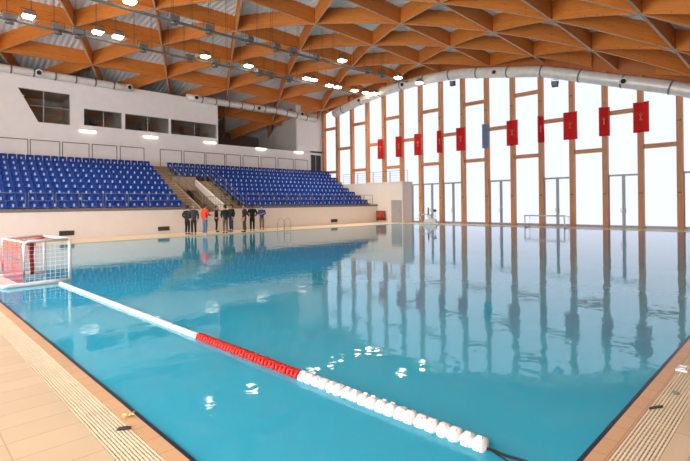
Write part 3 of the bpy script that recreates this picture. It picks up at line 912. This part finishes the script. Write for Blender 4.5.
bm = BM(); net(bm, lambda u, v: P3(v*GDX, u*GL, GH-.02-.07*math.sin(PI*v)*math.sin(PI*u)), 18, 8, .0034); obj('roof_net', bm, M['rednet'], G)
bm = BM()                                              # bunched net hanging at the far end
for k in range(14):
    a = k/13
    tube(bm, [P3(.42+.22*a, GL-.55+.25*a, GH-.10), P3(.46+.10*a+.02*math.sin(k*2), GL-.52+.2*a, .55), P3(.50+.12*a, GL-.5+.2*a+.03*math.sin(k), .06)], [.022, .017, .02], 5)
obj('bunched_net', bm, M['red'], G)
bm = BM()
for k in range(9):
    a = k/8
    tube(bm, [P3(.36+.5*a, GL-.6+.55*a, GH-.10), P3(.4+.5*a, GL-.55+.5*a, GH-.17+.07*a)], .025, 5)
tube(bm, [P3(.42, GL-.55, GH-.13), P3(GDX-.02, GL-.02, GH-.05)], .035, 6)
obj('net_hem', bm, M['red'], G)

# ------------------------------------------------------------------ lane rope
RP = lambda y: 2.80+.22*(1-(y-1.67)/(12.16-1.67))
R_ = thing('lane_rope', 'floating lane rope of white and red floats running to the near corner', 'lane rope', (RP(12.2), 12.2, 0))
ang = math.atan2(RP(1.67)-RP(12.16), 1.67-12.16)
def rp(y, z=-.004): return Vector((RP(y)-RP(12.2), y-12.2, z))
bm = BM(); tube(bm, [rp(12.2), rp(1.5), rp(1.2, .01)+Vector((.02, 0, 0)), Vector((3.10-RP(12.2), 1.02-12.2, .02))], .009, 6); obj('cable', bm, M['black'], R_)
bm = BM(); tube(bm, [rp(1.62), rp(1.5, .02)+Vector((-.08, 0, 0)), rp(1.38, .01)+Vector((-.10, .03, 0))], .007, 6); obj('loose_end', bm, M['black'], R_)
def float_mesh(kind, L):
    bm = BM()
    if kind == 'slim':
        lathe(bm, [(.026, -L*.5), (.042, -L*.47), (.046, -L*.25), (.041, 0), (.046, L*.25), (.042, L*.47), (.026, L*.5)], axis='y', n=14)
    elif kind == 'red':
        lathe(bm, [(.026, -L*.5), (.026, L*.5)], axis='y', n=10)
        for k in range(3):
            c = -L*.5+L*(k+.5)/3
            lathe(bm, [(.026, c-L*.07), (.060, c-L*.05), (.062, c+L*.05), (.026, c+L*.07)], axis='y', n=12)
        for k in range(5):
            a = k*2*PI/5+.3
            tube(bm, [(.05*math.cos(a), -L*.48, .05*math.sin(a)), (.05*math.cos(a+.7), L*.48, .05*math.sin(a+.7))], .009, 5)
    else:
        lathe(bm, [(.02, -L*.49), (.025, -L*.46), (.062, -L*.43), (.068, -L*.36), (.066, -L*.07), (.048, -L*.03), (.048, L*.03), (.066, L*.07), (.068, L*.36), (.062, L*.43), (.025, L*.46), (.02, L*.49)], axis='y', n=16, sq=.3)
        for k in range(4):
            a = PI/4+k*PI/2
            for y in (-L*.22, L*.22): box(bm, .056*math.cos(a)-.012, .056*math.cos(a)+.012, y-L*.1, y+L*.1, .056*math.sin(a)-.012, .056*math.sin(a)+.012)
    return bm
for kind, ya, yb, n, mm in (('slim', 12.16, 5.77, 32, 'white'), ('red', 5.77, 3.68, 11, 'red'), ('block', 3.68, 1.64, 10, 'white')):
    L = (ya-yb)/n; f = None
    for k in range(n):
        y = ya-L*(k+.5)
        if f is None: f = obj('float', float_mesh(kind, L), M[mm], R_); o = f
        else: o = f.copy(); COL.objects.link(o); o.parent = R_
        o.location = rp(y); o.rotation_euler = (0, .25*k if kind == 'block' else 0, -(RP(0)-RP(1))*0+math.atan((RP(2)-RP(1))*-1)*1.0)
        if kind == 'red': o['label'] = 'red ribbed float'

# ------------------------------------------------------------------ goal at the far end
g2 = thing('water_polo_goal', 'small white water polo goal in front of the window wall', 'goal', (31.0, 11.25, 0))
H2, L2 = .80, 2.6
for y in (0, L2):
    bm = BM(); tube(bm, [(0, y, -.06), (0, y, H2)], .04, 8); obj('goal_post', bm, M['white'], g2)
    bm = BM(); tube(bm, [(0, y, H2), (.8, y, H2-.05), (.8, y, .02), (0, y, .03)], .025, 8); obj('side_frame', bm, M['white'], g2)
bm = BM(); tube(bm, [(0, -.03, H2), (0, L2+.03, H2)], .045, 8); obj('crossbar', bm, M['white'], g2)
bm = BM(); net(bm, lambda u, v: P3(.8, u*L2, v*(H2-.05)), 16, 6, .003); obj('back_net', bm, M['whitenet'], g2)

# ------------------------------------------------------------------ pool ladder
ld = thing('pool_ladder', 'steel pool ladder with curved handrails in front of right stand', 'ladder', (19.0, PY1, 0))
for x in (-.27, .27):
    bm = BM()
    pts = [Vector((x, .62, 0)), Vector((x, .60, .45))]+[Vector((x, .22+.38*math.cos(a), .45+.38*math.sin(a))) for a in (PI*.15, PI*.3, PI*.5, PI*.7, PI*.85)]+[Vector((x, -.16, .35)), Vector((x, -.14, -.6))]
    tube(bm, pts, .02, 8); obj('handrail', bm, M['grey_frame'], ld)
bm = BM()
for z in (.12, -.15, -.4): box(bm, -.27, .27, -.18, -.10, z, z+.03)
obj('step', bm, M['grey_frame'], ld)

# ------------------------------------------------------------------ pool lift by the windows
pl = thing('pool_lift', 'white pool access lift with seat standing before the window doors', 'pool lift', (31.75, 22.2, 0), .35)
bm = BM(); box(bm, -.35, .35, -.8, .8, 0, .1); obj('base', bm, M['white'], pl, bevel=.03)
bm = BM(); prism(bm, [(-.6, .1), (.5, .1), (.42, .35), (.12, .42), (.05, .78), (-.15, .82), (-.22, .45), (-.55, .38)], 'x', -.28, .28); obj('cover', bm, M['white'], pl, bevel=.05)
bm = BM(); tube(bm, [(0, .1, .5), (0, .1, 1.35)], .07, 10); obj('mast', bm, mat('brown_mast', rgb(130, 90, 70), .5), pl)
bm = BM(); tube(bm, [(0, .1, .75), (0, .5, .8), (0, .95, .7)], .05, 8); obj('arm', bm, M['white'], pl)
bm = BM(); box(bm, -.22, .22, .78, 1.18, .42, .48); box(bm, -.22, .22, .78, .84, .48, .95); obj('seat', bm, M['white'], pl, bevel=.02)
bm = BM(); box(bm, -.1, .1, -.55, -.35, 1.0, 1.2); tube(bm, [(0, -.45, .4), (0, -.45, 1.1)], .02, 6); obj('control_box', bm, M['dark'], pl)

# red notice board
nb = thing('notice_board', 'red and orange poster board on short legs beside the grey door', 'board', (XE-.25, 27.3, 0), 0)
bm = BM(); box(bm, -.02, .02, 0, 1.1, .18, 1.06); obj('frame', bm, M['dark'], nb)
bm = BM(); box(bm, -.035, -.02, .05, 1.05, .45, 1.02); obj('poster', bm, mat('orange_red_print', rgb(150, 62, 26), .5, var=.85, scale=7), nb)
bm = BM(); box(bm, -.036, -.02, .05, 1.05, .22, .45); obj('poster', bm, mat('deep_red_print', rgb(92, 16, 18), .5, var=.85, scale=9), nb)
for y in (.1, 1.0):
    bm = BM(); box(bm, -.15, .15, y-.02, y+.02, 0, .04); box(bm, -.02, .02, y-.02, y+.02, .03, .2); obj('leg', bm, M['white'], nb)

# small things lying on the gratings
bm = BM(); prism(bm, [(-.075, 0), (.075, 0), (.07, .018), (.02, .026), (-.06, .02)], 'y', -.02, .02)
bmesh.ops.scale(bm, verts=bm.verts, vec=(.72, .8, .8))
tag(obj('grate_clip', bm, M['dark'], loc=(1.30, 3.81, 0), rotz=-.55, bevel=.004), 'small dark plastic clip lying on the left grating', 'clip')
bm = BM(); prism(bm, [(-.10, -.012), (.08, -.025), (.10, .01), (.02, .03), (-.08, .012)], 'z', 0, .012)
bmesh.ops.scale(bm, verts=bm.verts, vec=(.8, .55, 1))
tag(obj('dark_leaf', bm, M['dark'], loc=(4.58, .94, 0), rotz=-.5), 'thin dark sliver lying across the right grating', 'debris')
bm = BM(); lathe(bm, [(.028, 0), (.032, .006), (.016, .014)], n=14)
tag(obj('gutter_plug', bm, M['fixture'], loc=(5.05, .88, 0)), 'small round grey cap on the right grating', 'cap')
bm = BM(); box(bm, -.10, .10, -.05, .05, 0, .02); box(bm, -.07, -.02, -.03, .03, .02, .03); box(bm, .02, .07, -.03, .03, .02, .03)
tag(obj('drain_cover', bm, M['white'], loc=(5.82, .95, 0), bevel=.004), 'small white rectangular cover on the far right grating', 'drain cover')
bm = BM()
for k in range(16):
    a = random.uniform(0, 2*PI); l = random.uniform(.03, .07)
    tube(bm, [(0, 0, .004), (l*.6*math.cos(a), l*.6*math.sin(a), .02), (l*math.cos(a), l*math.sin(a), random.uniform(.005, .03))], [.004, .005, .001], 4)
tag(obj('straw_tuft', bm, mat('pale_straw', rgb(232, 212, 150), .7), loc=(1.42, 4.02, 0)), 'pale yellow straw tuft on the left coping at the water', 'tuft')

# ------------------------------------------------------------------ people
def skin_mesh(name, verts, edges, radii, material, parent=None, sub=1):
    me = bpy.data.meshes.new(name); me.from_pydata(verts, edges, []); me.materials.append(material)
    o = bpy.data.objects.new(name, me); COL.objects.link(o)
    o.modifiers.new('skin', 'SKIN').use_smooth_shade = True
    for i, v in enumerate(me.skin_vertices[0].data):
        r = radii[i]; v.radius = r if isinstance(r, tuple) else (r, r); v.use_root = (i == 0)
    s = o.modifiers.new('sub', 'SUBSURF'); s.levels = sub; s.render_levels = sub
    dg = bpy.context.evaluated_depsgraph_get(); dg.update()
    m2 = bpy.data.meshes.new_from_object(o.evaluated_get(dg)); m2.name = name
    o.modifiers.clear(); o.data = m2
    if not m2.materials: m2.materials.append(material)
    for p in m2.polygons: p.use_smooth = True; p.material_index = 0
    if parent is not None: o.parent = parent
    return o

class Tree:
    def __init__(s): s.v = []; s.e = []; s.r = []
    def add(s, p, r, par=None):
        s.v.append(tuple(p)); s.r.append(r)
        if par is not None: s.e.append((par, len(s.v)-1))
        return len(s.v)-1
    def chain(s, par, pts):
        for p, r in pts: par = s.add(p, r, par)
        return par

def person(label, loc, face, H=1.72, jacket=(40, 38, 44), trousers=(36, 36, 46), arms='down', hair='hair', stance=.09, coat=.78, shoe=(28, 24, 24)):
    k = H/1.72
    def v(x, y, z): return (x*k, y*k, z*k)
    armL, armR = [], []
    for s, A in ((-1, armL), (1, armR)):
        mode = arms if isinstance(arms, str) else arms[0 if s < 0 else 1]
        if mode == 'down': A += [v(s*.20, 0, 1.40), v(s*.255, -.03, 1.14), v(s*.25, .05, .90)]
        elif mode == 'pocket': A += [v(s*.20, 0, 1.40), v(s*.30, -.07, 1.16), v(s*.20, .10, .97)]
        elif mode == 'fold': A += [v(s*.20, 0, 1.40), v(s*.26, .02, 1.14), v(s*-.02, .22, 1.16+.03*s)]
        else: A += [v(s*.20, 0, 1.40), v(s*.26, .04, 1.15), v(s*.20, .28, 1.12)]     # forward
    legs = {}
    for s in (-1, 1): legs[s] = [v(s*.09, 0, .90), v(s*(stance+.005), .02, .50), v(s*stance*1.05, -.02, .085), v(s*stance*1.15, .13, .035)]
    # body: one continuous skin
    T = Tree()
    p = T.add(v(0, 0, .95), .115*k); sp = T.add(v(0, 0, 1.12), .115*k, p); ch_ = T.add(v(0, -.01, 1.32), .125*k, sp)
    nb_ = T.add(v(0, -.005, 1.44), .07*k, ch_); nk = T.add(v(0, .01, 1.51), .053*k, nb_)
    jw = T.add(v(0, .03, 1.565), .07*k, nk); hd = T.add(v(0, .02, 1.63), (.078*k, .09*k), jw); tp = T.add(v(0, .005, 1.695), .055*k, hd)
    T.add(v(0, .125, 1.615), .014*k, hd)                                   # nose
    for s in (-1, 1): T.add(v(s*.092, 0, 1.62), .016*k, hd)                # ears
    for s, A in ((-1, armL), (1, armR)):
        a = T.chain(ch_, [(A[0], .062*k), (A[1], .046*k), (A[2], .032*k)])
        d = (Vector(A[2])-Vector(A[1])).normalized()
        side = d.cross(Vector((s, 0, 0)));  side = side.normalized() if side.length > .1 else Vector((0, 1, 0))
        w = Vector(A[2]); pm = T.add(w+d*.075*k, (.036*k, .018*k), a)
        for q, (o_, l_) in enumerate(((-.027, .07), (-.009, .08), (.009, .077), (.027, .06))):
            b0 = w+d*.10*k+side*o_*k
            T.chain(pm, [(b0, .0095*k), (b0+d*l_*.55*k+Vector((-s*.012*k, 0, 0)), .009*k), (b0+d*l_*.95*k+Vector((-s*.03*k, 0, 0)), .0075*k)])
        tb = w+d*.05*k+side*.035*k
        T.chain(pm, [(tb, .011*k), (tb+d*.05*k+side*.012*k, .009*k)])
    for s in (-1, 1): T.chain(p, [(legs[s][0], .095*k), (legs[s][1], .058*k), (legs[s][2], .04*k), (legs[s][3], .03*k)])
    body = skin_mesh('person', T.v, T.e, T.r, M['skin'])
    body.location = loc; body.rotation_euler = (0, 0, face); tag(body, label, 'person')
    # jacket
    J = Tree()
    p = J.add(v(0, 0, 1.14), (.17*k, .135*k)); J.chain(p, [(v(0, 0, .98), (.175*k, .14*k)), (v(0, 0, coat), (.17*k, .14*k))])
    c2 = J.chain(p, [(v(0, -.01, 1.32), (.17*k, .14*k))]); J.chain(c2, [(v(0, -.005, 1.43), (.11*k, .09*k)), (v(0, .005, 1.485), (.075*k, .075*k))])
    for A in (armL, armR):
        e = Vector(A[2]); J.chain(c2, [(A[0], .085*k), (A[1], .066*k), (tuple(Vector(A[1]).lerp(e, .93)), .05*k)])
    skin_mesh('jacket', J.v, J.e, J.r, mat('jacket_%d_%d_%d' % jacket, rgb(*jacket), .75, var=.12, scale=12), body)
    Q = Tree(); p = Q.add(v(0, 0, .93), (.15*k, .12*k)); Q.add(v(0, 0, 1.02), (.14*k, .115*k), p)
    for s in (-1, 1): Q.chain(p, [(v(s*.088, 0, .80), .098*k), (legs[s][1], .074*k), (tuple(Vector(legs[s][2])+Vector((0, 0, .02))), .062*k)])
    skin_mesh('trousers', Q.v, Q.e, Q.r, mat('trousers_%d_%d_%d' % trousers, rgb(*trousers), .8, var=.1, scale=12), body)
    for s in (-1, 1):
        B = Tree(); x = legs[s][2][0]
        p = B.add((x, -.05*k, .05*k), (.046*k, .05*k)); B.chain(p, [((x*1.03, .07*k, .045*k), (.05*k, .044*k)), ((x*1.08, .17*k, .035*k), (.04*k, .033*k))])
        skin_mesh('shoe', B.v, B.e, B.r, mat('shoe_%d_%d_%d' % shoe, rgb(*shoe), .6), body)
    Hh = Tree(); p = Hh.add(v(0, -.025, 1.66), (.085*k, .09*k)); Hh.chain(p, [(v(0, -.05, 1.60), (.07*k, .05*k)), (v(0, -.05, 1.55), (.05*k, .03*k))]); Hh.add(v(0, .03, 1.71), (.06*k, .04*k), p)
    skin_mesh('hair', Hh.v, Hh.e, Hh.r, M[hair], body)
    return body
def fz(deg): return math.radians(deg)      # 0 faces the stands (+Y); -90 faces the windows (+X); 180 faces the pool
person('person in black clothes at the left end, half hidden behind a grey-haired companion', (12.85, 26.55, 0), fz(-60), 1.70, (26, 24, 26), (24, 24, 28), 'pocket')
person('grey-haired person in dark grey jacket, second in the group, arms at the back', (12.95, 25.95, 0), fz(-20), 1.73, (52, 54, 56), (28, 28, 32), ('pocket', 'down'), 'hair_grey')
person('person in bright orange-red jacket and blue jeans', (13.25, 25.15, 0), fz(-80), 1.78, (226, 64, 34), (92, 112, 140), ('down', 'fwd'), 'hair', coat=.86, shoe=(220, 214, 208))
person('person in long black coat right beside the orange-red jacket', (15.2, 27.3, 0), fz(-120), 1.72, (24, 24, 28), (26, 26, 30), 'pocket', coat=.66)
person('person in dark jacket and brown-grey trousers, back to the pool', (14.95, 25.75, 0), fz(-10), 1.71, (44, 38, 42), (112, 92, 80), 'pocket')
person('person in black jacket and dark blue jeans at the right of the middle trio', (16.05, 26.9, 0), fz(100), 1.76, (26, 24, 28), (52, 66, 90), 'down')
person('person in dark maroon jacket and brown trousers, legs apart', (16.3, 25.7, 0), fz(40), 1.76, (74, 34, 36), (84, 64, 54), ('down', 'pocket'), stance=.15)
person('person all in black just left of the blue jacket', (17.05, 25.95, 0), fz(-30), 1.74, (22, 20, 22), (22, 20, 22), 'pocket', coat=.62)
person('person in blue jacket and grey trousers at the right end of the group', (18.45, 26.9, 0), fz(150), 1.66, (42, 66, 128), (120, 108, 100), 'fold')

# ------------------------------------------------------------------ sky
W = bpy.data.worlds.new('sky'); S.world = W; W.use_nodes = True
W.node_tree.nodes['Background'].inputs['Color'].default_value = (.9, .95, 1, 1)
W.node_tree.nodes['Background'].inputs['Strength'].default_value = 1.0

# ------------------------------------------------------------------ camera
yaw, roll, fpx = .7798, -.0116, 462.03
Rv = Vector((math.cos(yaw), -math.sin(yaw), 0)); Fv = Vector((math.sin(yaw), math.cos(yaw), 0)); Uv = Vector((0, 0, 1))
cr = Rv*math.cos(roll)+Uv*math.sin(roll); cu = -Rv*math.sin(roll)+Uv*math.cos(roll)
cam = bpy.data.cameras.new('camera'); co = bpy.data.objects.new('camera', cam); COL.objects.link(co)
m4 = Matrix((cr, cu, -Fv)).transposed().to_4x4(); m4.translation = Vector((0, 0, 1.75)); co.matrix_world = m4
cam.sensor_width = 36; cam.lens = 36*fpx/690; cam.shift_y = -(230.5-203.7)/690; cam.clip_start = .05; cam.clip_end = 300
S.camera = co
S.view_settings.view_transform = 'Standard'; S.view_settings.look = 'None'; S.view_settings.gamma = 1
S.view_settings.use_curve_mapping = False; S.view_settings.exposure = 0.42
